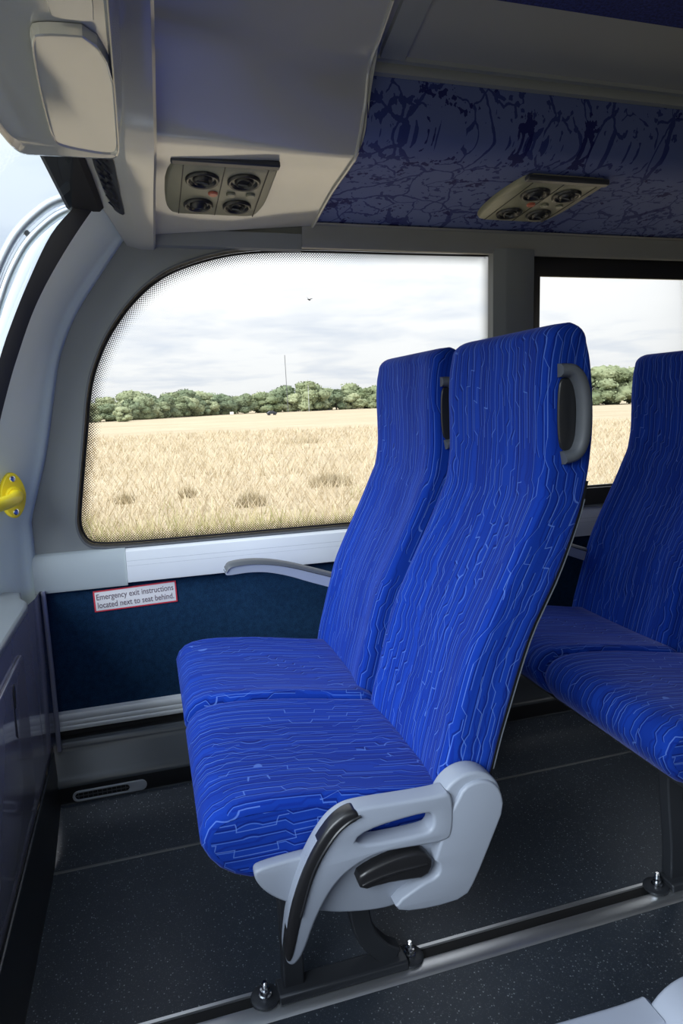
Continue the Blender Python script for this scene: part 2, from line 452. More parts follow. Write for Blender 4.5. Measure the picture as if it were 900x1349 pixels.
def resample(path, step):
    out = []; n = len(path)
    for i in range(n):
        a, b = Vector(path[i]), Vector(path[(i+1) % n]); L = (b-a).length; k = max(1, int(L/step))
        out += [a+(b-a)*j/k for j in range(k)]
    return out
W1 = resample(w1, .02)
def window(name, path, label, frit=True, y=2.10, glass='clear_glass', seal_w=.0045):
    r = bpy.data.objects.new(name, None); COL.objects.link(r); struct(r, label, 'window')
    r.location = (path[0][0], y, path[0][1])
    with base(r.location):
        V = [(p[0], y, p[1]) for p in path] + [(p[0], y+.004, p[1]) for p in path]; n = len(path)
        mk('pane', V, [tuple(range(n)), tuple(range(n, 2*n))] + [(i, (i+1) % n, n+(i+1) % n, n+i) for i in range(n)], glass, r, smooth=0)
        V = []; n = len(path)                                       # rubber seal: a lip between surround and pane
        a, F, _ = ring_between(path, -.001, .002, y-.026); b_, _, _ = ring_between(path, -.002, seal_w, y-.006)
        m = len(a)//2; V = []
        for i in range(m): V += [a[2*i], a[2*i+1], b_[2*i+1], (b_[2*i][0], y-.004, b_[2*i][2])]
        F = []
        for i in range(m-1):
            for k in range(3): F.append((4*i+k, 4*i+4+k, 4*i+5+k, 4*i+1+k))
        mk('rubber_seal', V, F, 'black_rubber', r)
        if frit:
            V, F, U = ring_between(path, .004, .046, y-.002)
            mk('dotted_border', V, F, 'frit_dots', r, smooth=0, uvs=U, rec=False)
    return r
window('window_1', W1, 'large side window with a sweeping curved front corner and dotted edge')
# thin grey bead standing round the first opening
V1, F1, _ = ring_between(W1, -.004, .001, 2.06)
V2, _, _ = ring_between(W1, .001, .002, 2.085)
nb = len(V1)//2; V = []
for i in range(nb): V += [(V1[2*i][0], 2.066, V1[2*i][2]), (V1[2*i][0], 2.061, V1[2*i][2]), (V1[2*i+1][0], 2.061, V1[2*i+1][2]), V2[2*i]]
bead = mk('trim_2', V, [(4*i+k, 4*i+4+k, 4*i+5+k, 4*i+1+k) for i in range(nb-1) for k in range(3)], 'handle_grey')
struct(bead, 'thin grey bead following the curved side window opening', 'trim')

w2 = window('window_2', resample([Vector(p) for p in WIN2], .2), 'second side window behind the seats with a broad black border', frit=False)
with base(w2.location):
    hole = [Vector(p) for p in ((1.352, 1.612), (2.70, 1.612), (2.70, .868), (1.352, .868))]
    plate('black_border', [[Vector(p) for p in WIN2], hole], 2.085, 2.099, 'black_plastic', w2, bevel=.002)
    box('bottom_bar', (1.31, 2.06, .80), (2.75, 2.085, .862), 'black_plastic', w2)
window('window_3', resample([Vector(p) for p in ((2.88, 1.69), (3.5, 1.69), (3.5, .8), (2.88, .8))], .2), 'rear side window hidden beyond the second row', frit=False)

# grey post between the two windows
pp = [(1.142, 2.068), (1.148, 2.048), (1.185, 2.034), (1.192, 2.032), (1.280, 2.034), (1.298, 2.040), (1.302, 2.068)]
o = loft('trim_3', [[(x, y, z) for x, y in pp] for z in (.70, 1.688)], 'surround_plastic', smooth=30)
struct(o, 'grey post between the two side windows', 'pillar')
# strip above the windows
o = loft('trim_4', extrude_x([(2.066, 1.672), (2.052, 1.673), (2.047, 1.678), (2.045, 1.70), (2.041, 1.735), (2.03, 1.742)], .50, XR), 'ceiling_grey', cap=False)
struct(o, 'grey rail running above the side windows', 'trim')
o = loft('trim_5', extrude_x([(2.066, 1.662), (2.056, 1.668), (2.052, 1.68), (2.045, 1.71)], .02, .50), 'surround_plastic')
struct(o, 'dark grey strip above the curved window corner', 'trim')
# sill: a corner moulding and a longer pale cover
sp = [(2.085, .792), (2.06, .790), (2.046, .783), (2.038, .760), (2.034, .70), (2.036, .690), (2.062, .686)]
o = loft('trim_6', [[(x, y, z) for y, z in sp] for x in (-.085, -.083, .4, 1.6, XR)], 'sill_plastic', cap=True); struct(o, 'pale grey window sill cover', 'sill')
for z in (.757, .742): loft('groove_line', extrude_x([(2.0385-(.76-z)*.06, z), (2.0375-(.76-z)*.06, z-.0015), (2.0385-(.76-z)*.06, z-.003)], -.083, XR), 'light_plastic', o)
sp2 = [(2.085, .796), (2.062, .794), (2.052, .786), (2.046, .762), (2.043, .75), (2.041, .69), (2.044, .680), (2.064, .676)]
o = loft('trim_7', [[(x, y, z) for y, z in sp2] for x in (-.345, -.2, -.086)], 'corner_plastic', cap=True)
struct(o, 'grey sill corner moulding beside the front pillar', 'sill')

# ------------------------------------------------------------------ front pillar, windscreen
A = [(.03, 1.76), (-.013, 1.700), (-.082, 1.618), (-.171, 1.498), (-.225, 1.382), (-.26, 1.253), (-.298, 1.084), (-.348, .923), (-.361, .858), (-.368, .60)]
B = [(-.02, 1.775), (-.075, 1.726), (-.167, 1.602), (-.244, 1.475), (-.302, 1.343), (-.336, 1.252), (-.366, 1.160), (-.415, .99), (-.44, .85), (-.455, .60)]
FO = [(-.07, 1.78), (-.118, 1.727), (-.191, 1.647), (-.258, 1.527), (-.308, 1.423), (-.341, 1.344), (-.40, 1.18), (-.45, 1.0), (-.478, .85), (-.50, .60)]
cA, cB, cF = cat(A, 5), cat(B, 5), cat(FO, 5)
cG = cat([(.04, 1.76), (-.001, 1.70), (-.079, 1.593), (-.163, 1.471), (-.213, 1.361), (-.240, 1.253), (-.278, 1.084), (-.330, .915), (-.336, .852), (-.336, .60)], 5)
rings = []
for a, b, g in zip(cA, cB, cG):
    a3, b3 = Vector((a.x, 2.05, a.y)), Vector((b.x, 1.90, b.y)); g3 = Vector((g.x, 2.068, g.y))
    k = a3+(g3-a3)*.35
    rings.append([g3, Vector((g3.x-.003, 2.055, g3.z)), Vector((a3.x+.6*(g3.x-a3.x), 2.046, a3.z+.6*(g3.z-a3.z))), a3+Vector((.25*(g3.x-a3.x), -.008, 0)), a3.lerp(b3, .12), a3.lerp(b3, .5)+Vector((.004, 0, 0)), a3.lerp(b3, .9), b3, b3+Vector((-.03, .02, 0))])
o = loft('wall_front', rings, 'pillar_plastic', smooth=60)
struct(o, 'pale grey curved front corner pillar between windscreen and side window', 'pillar')
YC = .715
def bow(y, z): return .10*(1-((y-YC)/1.185)**2)*max(0, min(1, (1.80-z)/.35))
ws_ = bpy.data.objects.new('window_4', None); COL.objects.link(ws_); struct(ws_, 'wide sloping front windscreen of the coach', 'windscreen'); ws_.location = (-.3, YC, 1.2)
with base(ws_.location):
    rings = [[(c.x-bow(y, c.y), y, c.y) for y in [1.9-2.37*i/24 for i in range(25)]] for c in cF]
    loft('pane', rings, 'windscreen_glass', ws_)
    # black edge band on the glass, both sides
    loft('black_edge', [[Vector((b.x+.001, 1.899, b.y)), Vector((b.x*.5+f.x*.5+.004, 1.892, b.y*.5+f.y*.5)), Vector((f.x+.003, 1.886, f.y))] for b, f in zip(cB, cF)], 'black_rubber', ws_)
    loft('black_edge', [[Vector((f.x, -.47, f.y)), Vector((f.x, -.40, f.y))] for f in cF], 'black_rubber', ws_)
    hd = []
    for i in range(25):
        y = 1.905-2.37*i/24; z = 1.712+.045*min(1, (1.905-y)/.3); x = -.118-.03*min(1, (1.905-y)/.3)
        hd.append([(x-.03, y, z+.004), (x-.02, y, z-.004), (x+.05, y, z-.002), (x+.06, y, z+.008), (x+.06, y, z+.03)])
    loft('header_seal', hd, 'shell_black', ws_)
# bodywork outside the glass
with base((-.3, 2.0, 1.3)):
    ar = empty('mirror_arm', (-.3, 2.0, 1.3), 'curved silver mirror arm seen outside the windscreen corner', 'mirror arm')
    T = [(-.06, 1.98, 1.83), (-.13, 1.96, 1.766), (-.196, 1.95, 1.732), (-.262, 1.94, 1.672), (-.305, 1.94, 1.612), (-.345, 1.94, 1.53), (-.40, 1.94, 1.38), (-.45, 1.94, 1.2)]
    tube('outer_tube', cat(T, 5), .014, 'aluminium', ar, n=12)
    tube('inner_tube', cat([(x+.02, y, z-.024) for x, y, z in T], 5), .011, 'aluminium', ar, n=12)
    for i in (1, 3, 5): tube('clip', [Vector(T[i])+Vector((0, 0, 0)), Vector(T[i])+Vector((.02, 0, -.024))], .007, 'steel_dark', ar, n=8)
with base((-.3, 1.98, 1.3)):
    bp = loft('body_edge', [[Vector((f.x-.045, 2.01, f.y+.03)), Vector((f.x-.015, 1.985, f.y+.012)), Vector((f.x+.004, 1.95, f.y-.004)), Vector((f.x+.03, 1.96, f.y-.02))] for f in cF], 'white_body')
    bp.location = (-.3, 1.98, 1.3)
    tag(bp, 'white outer body edge curving down beside the windscreen glass', 'body panel')

# yellow grab rail mount on the pillar
yl = (-.358, 1.955, .985)
yr = empty('grab_rail', yl, 'yellow grab rail end with a two screw oval flange on the front pillar', 'grab rail')
nrm = Vector((.62, -.78, .0)).normalized(); zax = Vector((0, 0, 1)); xax = zax.cross(nrm).normalized()
def on_flange(a, b, c): return xax*a + zax*b + nrm*c
ol = [(.036*cos(t)*(1-.12*abs(sin(t))), .062*sin(t)) for t in [2*pi*i/36 for i in range(36)]]
loft('flange', [[on_flange(a*k, b*k, c) for a, b in ol] for k, c in ((1, -.006), (1, .004), (.93, .008), (.5, .009))], 'yellow_paint', yr, wrap=True, cap=True)
path = [on_flange(0, -.002, c) for c in (.004, .02, .05)] + [on_flange(-.004, -.003, .07), Vector((.03, -.13, -.01)), Vector((-.03, -.24, -.02)), Vector((-.18, -.40, -.03))]
path = [on_flange(0, 0, .003), on_flange(0, 0, .012), on_flange(-.012, 0, .04), on_flange(-.045, -.004, .075), on_flange(-.11, -.01, .10), on_flange(-.25, -.02, .12)]
tube('tube', cat(path, 4), .0175, 'yellow_paint', yr, n=16)
tube('collar', [on_flange(0, 0, .006), on_flange(-.002, 0, .018)], [.027, .021], 'yellow_paint', yr, n=16)
for s in (-1, 1):
    Mx = Matrix.Translation(on_flange(0, .045*s, .007)) @ nrm.to_track_quat('Z', 'Y').to_matrix().to_4x4()
    lathe('screw', [(.0085, 0), (.0085, .002), (.006, .004), (.003, .0042), (.002, .002)], 'chrome', yr, n=12, M=Mx)

# ------------------------------------------------------------------ front cabinet
cb = empty('front_cabinet', (-.5, 1.0, 0), 'grey glossy locker unit along the front under the windscreen', 'cabinet')
with base((-.5, 1.0, 0)):
    # main body front face X = -.336, slightly tapering to the corner
    body = [(-.336, YL, .17), (-.336, 1.86, .21), (-.336, 1.86, .70), (-.336, YL, .70)]
    back = [(-.62, YL, .17), (-.62, 1.86, .17), (-.62, 1.86, .70), (-.62, YL, .70)]
    mk('body', body+back, [(0, 1, 2, 3), (4, 7, 6, 5), (0, 4, 5, 1), (3, 2, 6, 7), (1, 5, 6, 2), (0, 3, 7, 4)], 'cabinet_laminate', cb, bevel=.003)
    mk('end_panel', [(-.337, 1.855, .20), (-.333, 1.96, .22), (-.333, 1.96, .69), (-.337, 1.855, .70), (-.331, 2.06, .23), (-.331, 2.06, .69)], [(0, 1, 2, 3), (1, 4, 5, 2)], 'cabinet_laminate', cb)
    tube('corner_bead', [(-.322, 2.035, .69), (-.320, 2.025, .45), (-.318, 1.99, .21)], .007, 'cabinet_laminate', cb, n=8)
    mk('kick_board', [(-.322, YL, 0), (-.322, 1.74, 0), (-.322, 1.95, .07), (-.330, 1.97, .24), (-.333, 1.86, .222), (-.333, YL, .18)], [(0, 1, 2, 3, 4, 5)], 'ledge_black', cb)
    tube('lower_bead', [(-.332, YL, .168), (-.332, 1.2, .198), (-.332, 1.86, .214), (-.332, 1.96, .222)], .004, 'steel_dark', cb, n=8)
    tp = [(-.66, YL), (-.345, YL), (-.326, 1.80), (-.332, 1.845), (-.352, 1.885), (-.366, 1.955), (-.42, 1.975), (-.66, 1.975)]
    plate('top', [[Vector(p) for p in tp]], .693, .716, 'cabinet_top', cb, bevel=.008, axis='Z', seg=3)
    mk('front_wall', [(-.62, YL, 0), (-.62, 2.06, 0), (-.62, 2.06, .70), (-.62, YL, .70)], [(0, 1, 2, 3)], 'ledge_black', cb)
    door = [(1.02, .24), (1.635, .262), (1.672, .30), (1.705, .59), (1.695, .622), (1.675, .63), (1.02, .615)]
    d = plate('door', [chaikin(door, 1)], -.337, -.329, 'cabinet_laminate', cb, bevel=.003, axis='X')
    sl = [(1.548, .545), (1.566, .60), (1.560, .603), (1.545, .596), (1.533, .49), (1.548, .478)]
    plate('latch_slot', [sl], -.334, -.3283, 'dark_recess', d, bevel=.0008, axis='X')
    plate('latch_tongue', [[(1.552, .55), (1.563, .60), (1.556, .60), (1.546, .55)]], -.333, -.326, 'black_plastic', d, bevel=.001, axis='X')

# ------------------------------------------------------------------ overhead
P0 = [(2.04, 1.692), (1.78, 1.750), (1.60, 1.760), (1.53, 1.770), (1.406, 1.832), (1.32, 1.862), (1.286, 1.90), (1.20, 1.96)]
P1 = [(2.04, 1.734), (1.83, 1.766), (1.66, 1.778), (1.60, 1.790), (1.535, 1.86), (1.502, 1.925), (1.44, 1.950), (1.349, 1.985)]
c0, c1 = [cat([Vector(p) for p in P], 6) for P in (P0, P1)]
def lp(t): return [(.066+(.537-.066)*t, a.x+(b.x-a.x)*t, a.y+(b.y-a.y)*t) for a, b in zip(c0, c1)]
o = loft('ceiling', [lp(t) for t in (0, .25, .5, .75, 1)], 'gloss_panel', smooth=50)
struct(o, 'glossy grey moulded panel over the front seat', 'overhead panel')
tube('rolled_edge', [(x-.004, y, z-.003) for x, y, z in lp(1)], .0045, 'gloss_panel', o, n=8)
panel = o
PB = [(2.036, 1.737), (1.83, 1.768), (1.66, 1.779), (1.60, 1.787), (1.555, 1.806), (1.535, 1.835), (1.526, 1.875), (1.521, 1.928)]
cBp = cat([Vector(p) for p in PB], 6)
fp = loft('ceiling', extrude_x([(p.x, p.y+.002) for p in cBp], .538, XR, 4), 'floral_fabric', smooth=50)
struct(fp, 'blue floral fabric panel under the luggage rack', 'overhead panel')
loft('panel_return', [lp(1), [(.542, p.x, p.y+.003) for p in cBp]], 'gloss_panel', panel)
loft('edge_bead', extrude_x([(2.036, 1.742), (2.028, 1.735), (2.018, 1.738)], .541, XR), 'ceiling_grey', fp)
rk = loft('trim_8', extrude_x([(1.526, 1.924), (1.518, 1.921), (1.509, 1.925), (1.505, 1.936), (1.506, 1.944), (1.498, 1.948), (1.492, 1.944), (1.489, 1.952)], .535, XR), 'surround_plastic')
struct(rk, 'grey rack rail above the floral panel', 'trim')
cv = loft('ceiling', extrude_x([(1.489, 1.952), (1.47, 1.962), (1.43, 1.972), (1.38, 1.985), (1.335, 2.0)], .535, XR), 'ceiling_grey')
struct(cv, 'dark grey ceiling cove above the rack rail', 'ceiling')
rb = loft('cove_rib', [[(x, y, z-d) for y, z in ((1.489, 1.952), (1.47, 1.962), (1.43, 1.972), (1.38, 1.985), (1.335, 2.0), (1.2, 2.0))] for x, d in ((.555, 0), (.558, .008), (.615, .008), (.618, 0))], 'surround_plastic', cv)
o = mk('ceiling', [(.535, .10, 2.0), (XR, .10, 2.0), (XR, 1.335, 2.0), (.535, 1.335, 2.0), (.535, .10, 2.03), (XR, .10, 2.03), (XR, 1.335, 2.03), (.535, 1.335, 2.03)], [(0, 1, 2, 3), (4, 5, 6, 7)], 'ceiling_blue')
struct(o, 'dark blue carpeted ceiling strip', 'ceiling')
o = loft('ceiling', [[(x, 1.38, 1.984), (x, .7, 2.0), (x, YL, 1.96)] for x in (-.02, .535)], 'gloss_panel')
struct(o, 'grey front ceiling panel', 'ceiling')
o = mk('ceiling', [(-.16, YL-.03, 1.77), (-.10, YL-.03, 2.05), (XR, YL-.03, 2.05), (XR, 2.112, 2.05), (-.10, 2.112, 2.05), (-.125, 1.93, 1.76), (-.10, 2.112, 1.76), (XR, 2.112, 1.76), (XR, YL-.03, 1.76)],
       [(1, 2, 3, 4), (0, 1, 4, 5), (4, 6, 5), (4, 3, 7, 6), (1, 0, 8, 2)], 'ceiling_grey')
struct(o, 'outer roof skin', 'roof')
o = loft('ceiling', extrude_x([(.10, 2.0), (-.05, 1.95), (-.10, 1.93), (-.13, 1.8), (-.2, 1.77), (YL, 1.73)], .3, XR), 'ceiling_grey')
struct(o, 'rack on the opposite side of the aisle', 'overhead panel')
# vertical rib with a side grille between windscreen and panel
RB = [(2.062, 1.655), (2.03, 1.665), (1.95, 1.688), (1.85, 1.709), (1.75, 1.724), (1.62, 1.732), (1.52, 1.745), (1.406, 1.800), (1.32, 1.835), (1.22, 1.89)]
rings = []
for i, (y, z) in enumerate(RB):
    k = max(0, min(1, (2.06-y)/.25)); xl = .018-.022*k if y > 1.45 else .004
    xo = -.014-.088*k; zo = z+.012+.026*k
    if y < 1.45: xo, zo = -.02, z+.06
    rings.append([(.072, y, z+.045), (.070, y, z+.006), (.064, y, z), (xl+.012, y, z), (xl, y, z+.003), (xo+.004, y, zo-.002), (xo, y, zo+.004), (xo-.004, y+.006, zo+.06)])
o = loft('trim_9', [[(rings[0][k][0], 2.066, rings[0][k][2]) for k in range(8)]] + rings, 'gloss_panel', smooth=35)
struct(o, 'grey downward rib beside the windscreen header', 'trim')
rib = o
gr = empty('side_grille', (-.04, 1.80, 1.735), 'small black air grille set in the rib above the front pillar', 'grille')
with base((-.04, 1.80, 1.735)):
    def ch(y, s, lift=0):                                           # point on the chamfer: s 0 lower edge .. 1 upper edge
        for i in range(len(RB)-1):
            if RB[i+1][0] <= y <= RB[i][0]:
                t = (RB[i][0]-y)/(RB[i][0]-RB[i+1][0])
                a = Vector(rings[i][4]).lerp(Vector(rings[i+1][4]), t); b = Vector(rings[i][5]).lerp(Vector(rings[i+1][5]), t)
                return a.lerp(b, s)+Vector((-.4, 0, -.9)).normalized()*lift
    ol = [(1.905, .16), (1.90, .40), (1.885, .50), (1.64, .66), (1.60, .64), (1.60, .20), (1.63, .14), (1.86, .10)]
    ol = chaikin(ol, 1)
    pts = [ch(y, s, .0025) for y, s in ol]; pl = [ch(y, s, -.004) for y, s in ol]; n = len(ol)
    mk('frame', pts+pl, [tuple(range(n))]+[(i, (i+1) % n, n+(i+1) % n, n+i) for i in range(n)], 'black_plastic', gr)
    for i in range(8):
        y = 1.87-i*.036
        for s0 in (.27, .42):
            s = s0+.010*i
            a, b = ch(y, s-.06, .0045), ch(y-.018, s+.06, .0045)
            c, d_ = ch(y-.006, s-.06, .010), ch(y-.024, s+.06, .010)
            mk('louvre', [a, b, d_, c], [(0, 1, 2, 3)], 'handle_grey' if s0 < .5 else 'vent_olive', gr, smooth=0)

# overhead console at the front left
cs = empty('overhead_console', (-.08, 1.0, 1.70), 'large grey overhead console with a recessed glossy underside', 'console')
with base((-.08, 1.0, 1.70)):
    bo = chaikin([(.0, .40), (-.002, 1.26), (-.008, 1.315), (-.03, 1.322), (-.15, 1.328), (-.172, 1.325), (-.186, 1.24), (-.22, .85), (-.22, .40)], 2)
    def sect(z, k, s, dx=0):
        c = Vector((-.09, .86)); return [(c.x+(p.x-c.x)*s+dx, c.y+(p.y-c.y)*s, z) for p in bo]
    rings = [sect(1.648, 0, .93), sect(1.640, 0, .965), sect(1.641, 0, .985), sect(1.648, 0, .998), sect(1.66, 0, 1.003), sect(1.72, 0, 1.0, .01), sect(1.80, 0, .97, .035), sect(1.97, 0, .93, .07)]
    rings = [[(min(x, .012), y, z) for x, y, z in r] for r in rings]
    loft('shell', rings, 'console_plastic', cs, wrap=True, cap=True, smooth=50)
    rc = chaikin([(-.004, .90), (-.006, 1.22), (-.008, 1.27), (-.025, 1.285), (-.095, 1.262), (-.108, 1.235), (-.104, 1.08), (-.097, .96), (-.093, .925), (-.085, .905)], 2)
    c = Vector((-.055, 1.09))
    loft('label_plate', [[(-.040+(x+.040)*k, .815+(y-.815)*k, z) for x, y in chaikin([(-.066, .76), (-.018, .76), (-.018, .865), (-.024, .872), (-.060, .872), (-.066, .865)], 1)] for k, z in ((1.0, 1.643), (1.0, 1.6375), (.96, 1.636))], 'console_plastic', cs, wrap=True, cap=True, smooth=12)
    loft('glossy_panel', [[(c.x+(p.x-c.x)*s, c.y+(p.y-c.y)*s, z) for p in rc] for s, z in ((1.02, 1.647), (1.0, 1.6365), (.985, 1.6355), (.965, 1.638), (.955, 1.6382))], 'console_plastic', cs, wrap=True, cap=True, smooth=12)

# overhead vent units
def vent_unit(name, loc, tilt, label, hw=.133, hd=.150, shear=0):
    r = empty(name, loc, label, 'air vent', 'overhead air vent units'); r.rotation_euler = (tilt, 0, 0)
    rings = []
    for z, s in ((.012, 1), (-.004, 1), (-.014, .97), (-.018, .93)):
        rings.append([(x*hw*s, y*hd*s, z) for x, y in chaikin([(-.9, -1), (-.4, -1), (.4, -1), (1, -1), (1.0, -.4), (1, .4), (.92, .8), (.84, 1), (.3, 1), (-.3, 1), (-.84, 1), (-.95, .8), (-1, .4), (-1, -.5)], 1)])
    loft('housing', rings, 'vent_olive', r, wrap=True, cap=True, smooth=50)
    box('front_lip', (-hw*.92, -hd*1.03, -.021), (hw*.98, -hd*.88, -.006), 'steel_dark', r, bevel=.004)
    for x in (-.70, .02, .80):
        box('seam', (x*hw-.0012, -hd*.85, -.0190), (x*hw+.0012, hd*.93, -.0170), 'dark_recess', r, bevel=0)
    for x, y, rr in ((-.34, -.42, .041), (.42, -.42, .041), (-.34, .52, .038), (.42, .52, .038)):
        nz = lathe('nozzle', [(rr, -.016), (rr, -.022), (rr*.92, -.026), (rr*.82, -.025), (rr*.70, -.017), (rr*.62, -.012), (rr*.02, -.011)], 'nozzle_black', r, n=24, M=Matrix.Translation((x*hw, y*hd, 0)))
        a = random.uniform(-.3, .5)
        lathe('inner_ball', [(rr*.60, -.013), (rr*.56, -.023), (rr*.46, -.029), (rr*.40, -.027), (rr*.34, -.02), (rr*.02, -.019)], 'nozzle_black', nz, n=20, M=Matrix.Translation((x*hw, y*hd, 0)) @ Matrix.Rotation(a, 4, 'X'))
        mk('vane', [(x*hw-rr*.42, y*hd-.003, -.029), (x*hw+rr*.42, y*hd+.006, -.029), (x*hw+rr*.42, y*hd+.010, -.023), (x*hw-rr*.42, y*hd+.001, -.023)], [(0, 1, 2, 3)], 'light_plastic', nz, smooth=0)
    for x, m_ in ((-.10, 'red_button'), (.24, 'vent_olive'), (.62, 'vent_olive')):
        b = lathe('button', [(.0125, -.017), (.0125, -.021), (.010, -.0235), (.004, -.0235)], m_, r, n=16, M=Matrix.Translation((x*hw, .06*hd, 0)))
        if m_ == 'red_button': b['label'] = 'red call button'
    return r
vent_unit('vent_panel', (.225, 1.79, 1.757), -.13, 'olive four nozzle air vent panel on the glossy grey overhead panel')
vent_unit('vent_panel', (1.14, 1.785, 1.773), -.09, 'olive four nozzle air vent panel on the blue floral overhead panel')

# ------------------------------------------------------------------ seat track
st = empty('seat_track', (0, 1.17, 0), 'shiny metal seat track strip let into the aisle edge of the floor', 'rail')
with base((0, 1.17, 0)):
    loft('strip', extrude_x([(1.126, .0006), (1.130, .004), (1.136, .0065), (1.160, .0075), (1.165, .006), (1.167, .001)], -.33, XR), 'aluminium', st)
    loft('slot', extrude_x([(1.167, .0008), (1.178, .0006), (1.194, .0008)], -.33, XR), 'dark_recess', st)
    loft('back_lip', extrude_x([(1.194, .0006), (1.195, .005), (1.202, .0055), (1.206, .0008)], -.33, XR), 'aluminium', st)

# ------------------------------------------------------------------ seats
def lerp_rows(rows, n):
    P = [Vector(r) for r in rows]; return cat(P, n)
BACK = [(.47, .437, .540), (.54, .450, .560), (.60, .466, .576), (.66, .482, .595), (.74, .506, .621), (.80, .533, .645), (.87, .568, .682), (.93, .598, .708), (.99, .626, .730),
        (1.02, .640, .738), (1.05, .646, .745), (1.09, .651, .751), (1.15, .651, .755), (1.21, .650, .752), (1.26, .653, .746), (1.29, .659, .738)]
def make_back(name, ya, yb, parent):
    rows = [(p.x, p.y, p.z, 0) for p in lerp_rows([Vector((z, a, b)) for z, a, b in BACK], 4)]
    z0, f0, r0, _ = rows[-1]
    for k in range(1, 8):                                            # rounded top edge
        t = k/7*pi/2
        mid = (f0+r0)/2+.006; hw = (r0-f0)/2
        c = cos(t)**.8
        rows.append((z0+.034*sin(t), mid+(f0-mid)*max(c, .05), mid+(r0-mid)*max(c, .05), .018*(1-cos(t))))
    V, UV = [], []; nf, nr_, ns = 24, 8, 4
    vacc = 0; pr = None
    w = (yb-ya)
    for (z, xf, xr, ins) in rows:
        if pr: vacc += sqrt((z-pr[0])**2+(xf-pr[1])**2)
        pr = (z, xf)
        a, b = ya+ins, yb-ins; th = xr-xf; r = min(.017, th*.45)
        bd = (.020 if z < .95 else .020-.010*min(1, (z-.95)/.12)); bd *= min(1, max(0, (1.315-z)/.05))
        pts = []
        for i in range(nf+1):                                        # front face with soft side bolsters
            s = i/nf; q = abs(2*s-1)
            wgt = 1-(max(0, (q-.38)/.62))**1.6 if q > .38 else 1
            edge = .006*(max(0, (q-.86)/.14))**2
            pts.append((xf+bd*wgt+edge, a+r*.7+(b-a-1.4*r)*s))
        for k in range(1, ns+1):
            t = k/ns*pi/2; pts.append((xf+.006+r*(1-cos(t)), b-.7*r+.7*r*sin(t)))
        for k in range(1, 5): pts.append((xf+.006+r+(th-2*r-.006)*k/5, b))
        for k in range(ns+1):
            t = k/ns*pi/2; pts.append((xr-r+r*sin(t), b-r+r*cos(t)))
        for k in range(1, nr_): pts.append((xr, b-r+(a-b+2*r)*k/nr_))
        for k in range(ns+1):
            t = k/ns*pi/2; pts.append((xr-r+r*cos(t), a+r-r*sin(t)))
        for k in range(1, 5): pts.append((xr-r-(th-2*r-.006)*k/5, a))
        for k in range(ns):
            t = k/ns*pi/2; pts.append((xf+.006+r*(1-sin(t)), a+.7*r-.7*r*cos(t)))
        n = len(pts)
        half = (nf)//2; u = [0]*n; acc = 0
        for j in range(half+1, n):
            acc += sqrt((pts[j][0]-pts[j-1][0])**2+(pts[j][1]-pts[j-1][1])**2); u[j] = acc
        acc = 0
        for j in range(half-1, -1, -1):
            acc -= sqrt((pts[j][0]-pts[j+1][0])**2+(pts[j][1]-pts[j+1][1])**2); u[j] = acc
        for j in range(n-1, nf+ns+4+ns+1+nr_//2, -1):                # aisle half of the wrap counts down from the front
            nx = pts[(j+1) % n]; u[j] = u[(j+1) % n]-sqrt((pts[j][0]-nx[0])**2+(pts[j][1]-nx[1])**2)
        V += [(x, y, z) for x, y in pts]; UV += [(uu+ya*3.1, vacc) for uu in u]
    F = grid_faces(len(rows), n, True)
    # the seam of the uv wrap lies on the hidden rear face
    F.append(tuple(range(n))); F.append(tuple(range((len(rows)-1)*n, len(rows)*n)))
    return mk(name, V, F, 'moquette', parent, smooth=60, uvs=UV)
CUSH = [(.475, .505), (.45, .520), (.40, .528), (.35, .537), (.30, .546), (.25, .554), (.20, .560), (.15, .565), (.11, .566), (.08, .563), (.058, .555), (.042, .540), (.033, .520), (.034, .502), (.044, .480), (.060, .459), (.082, .442), (.108, .430), (.15, .423), (.22, .418), (.30, .415), (.40, .412), (.475, .412)]
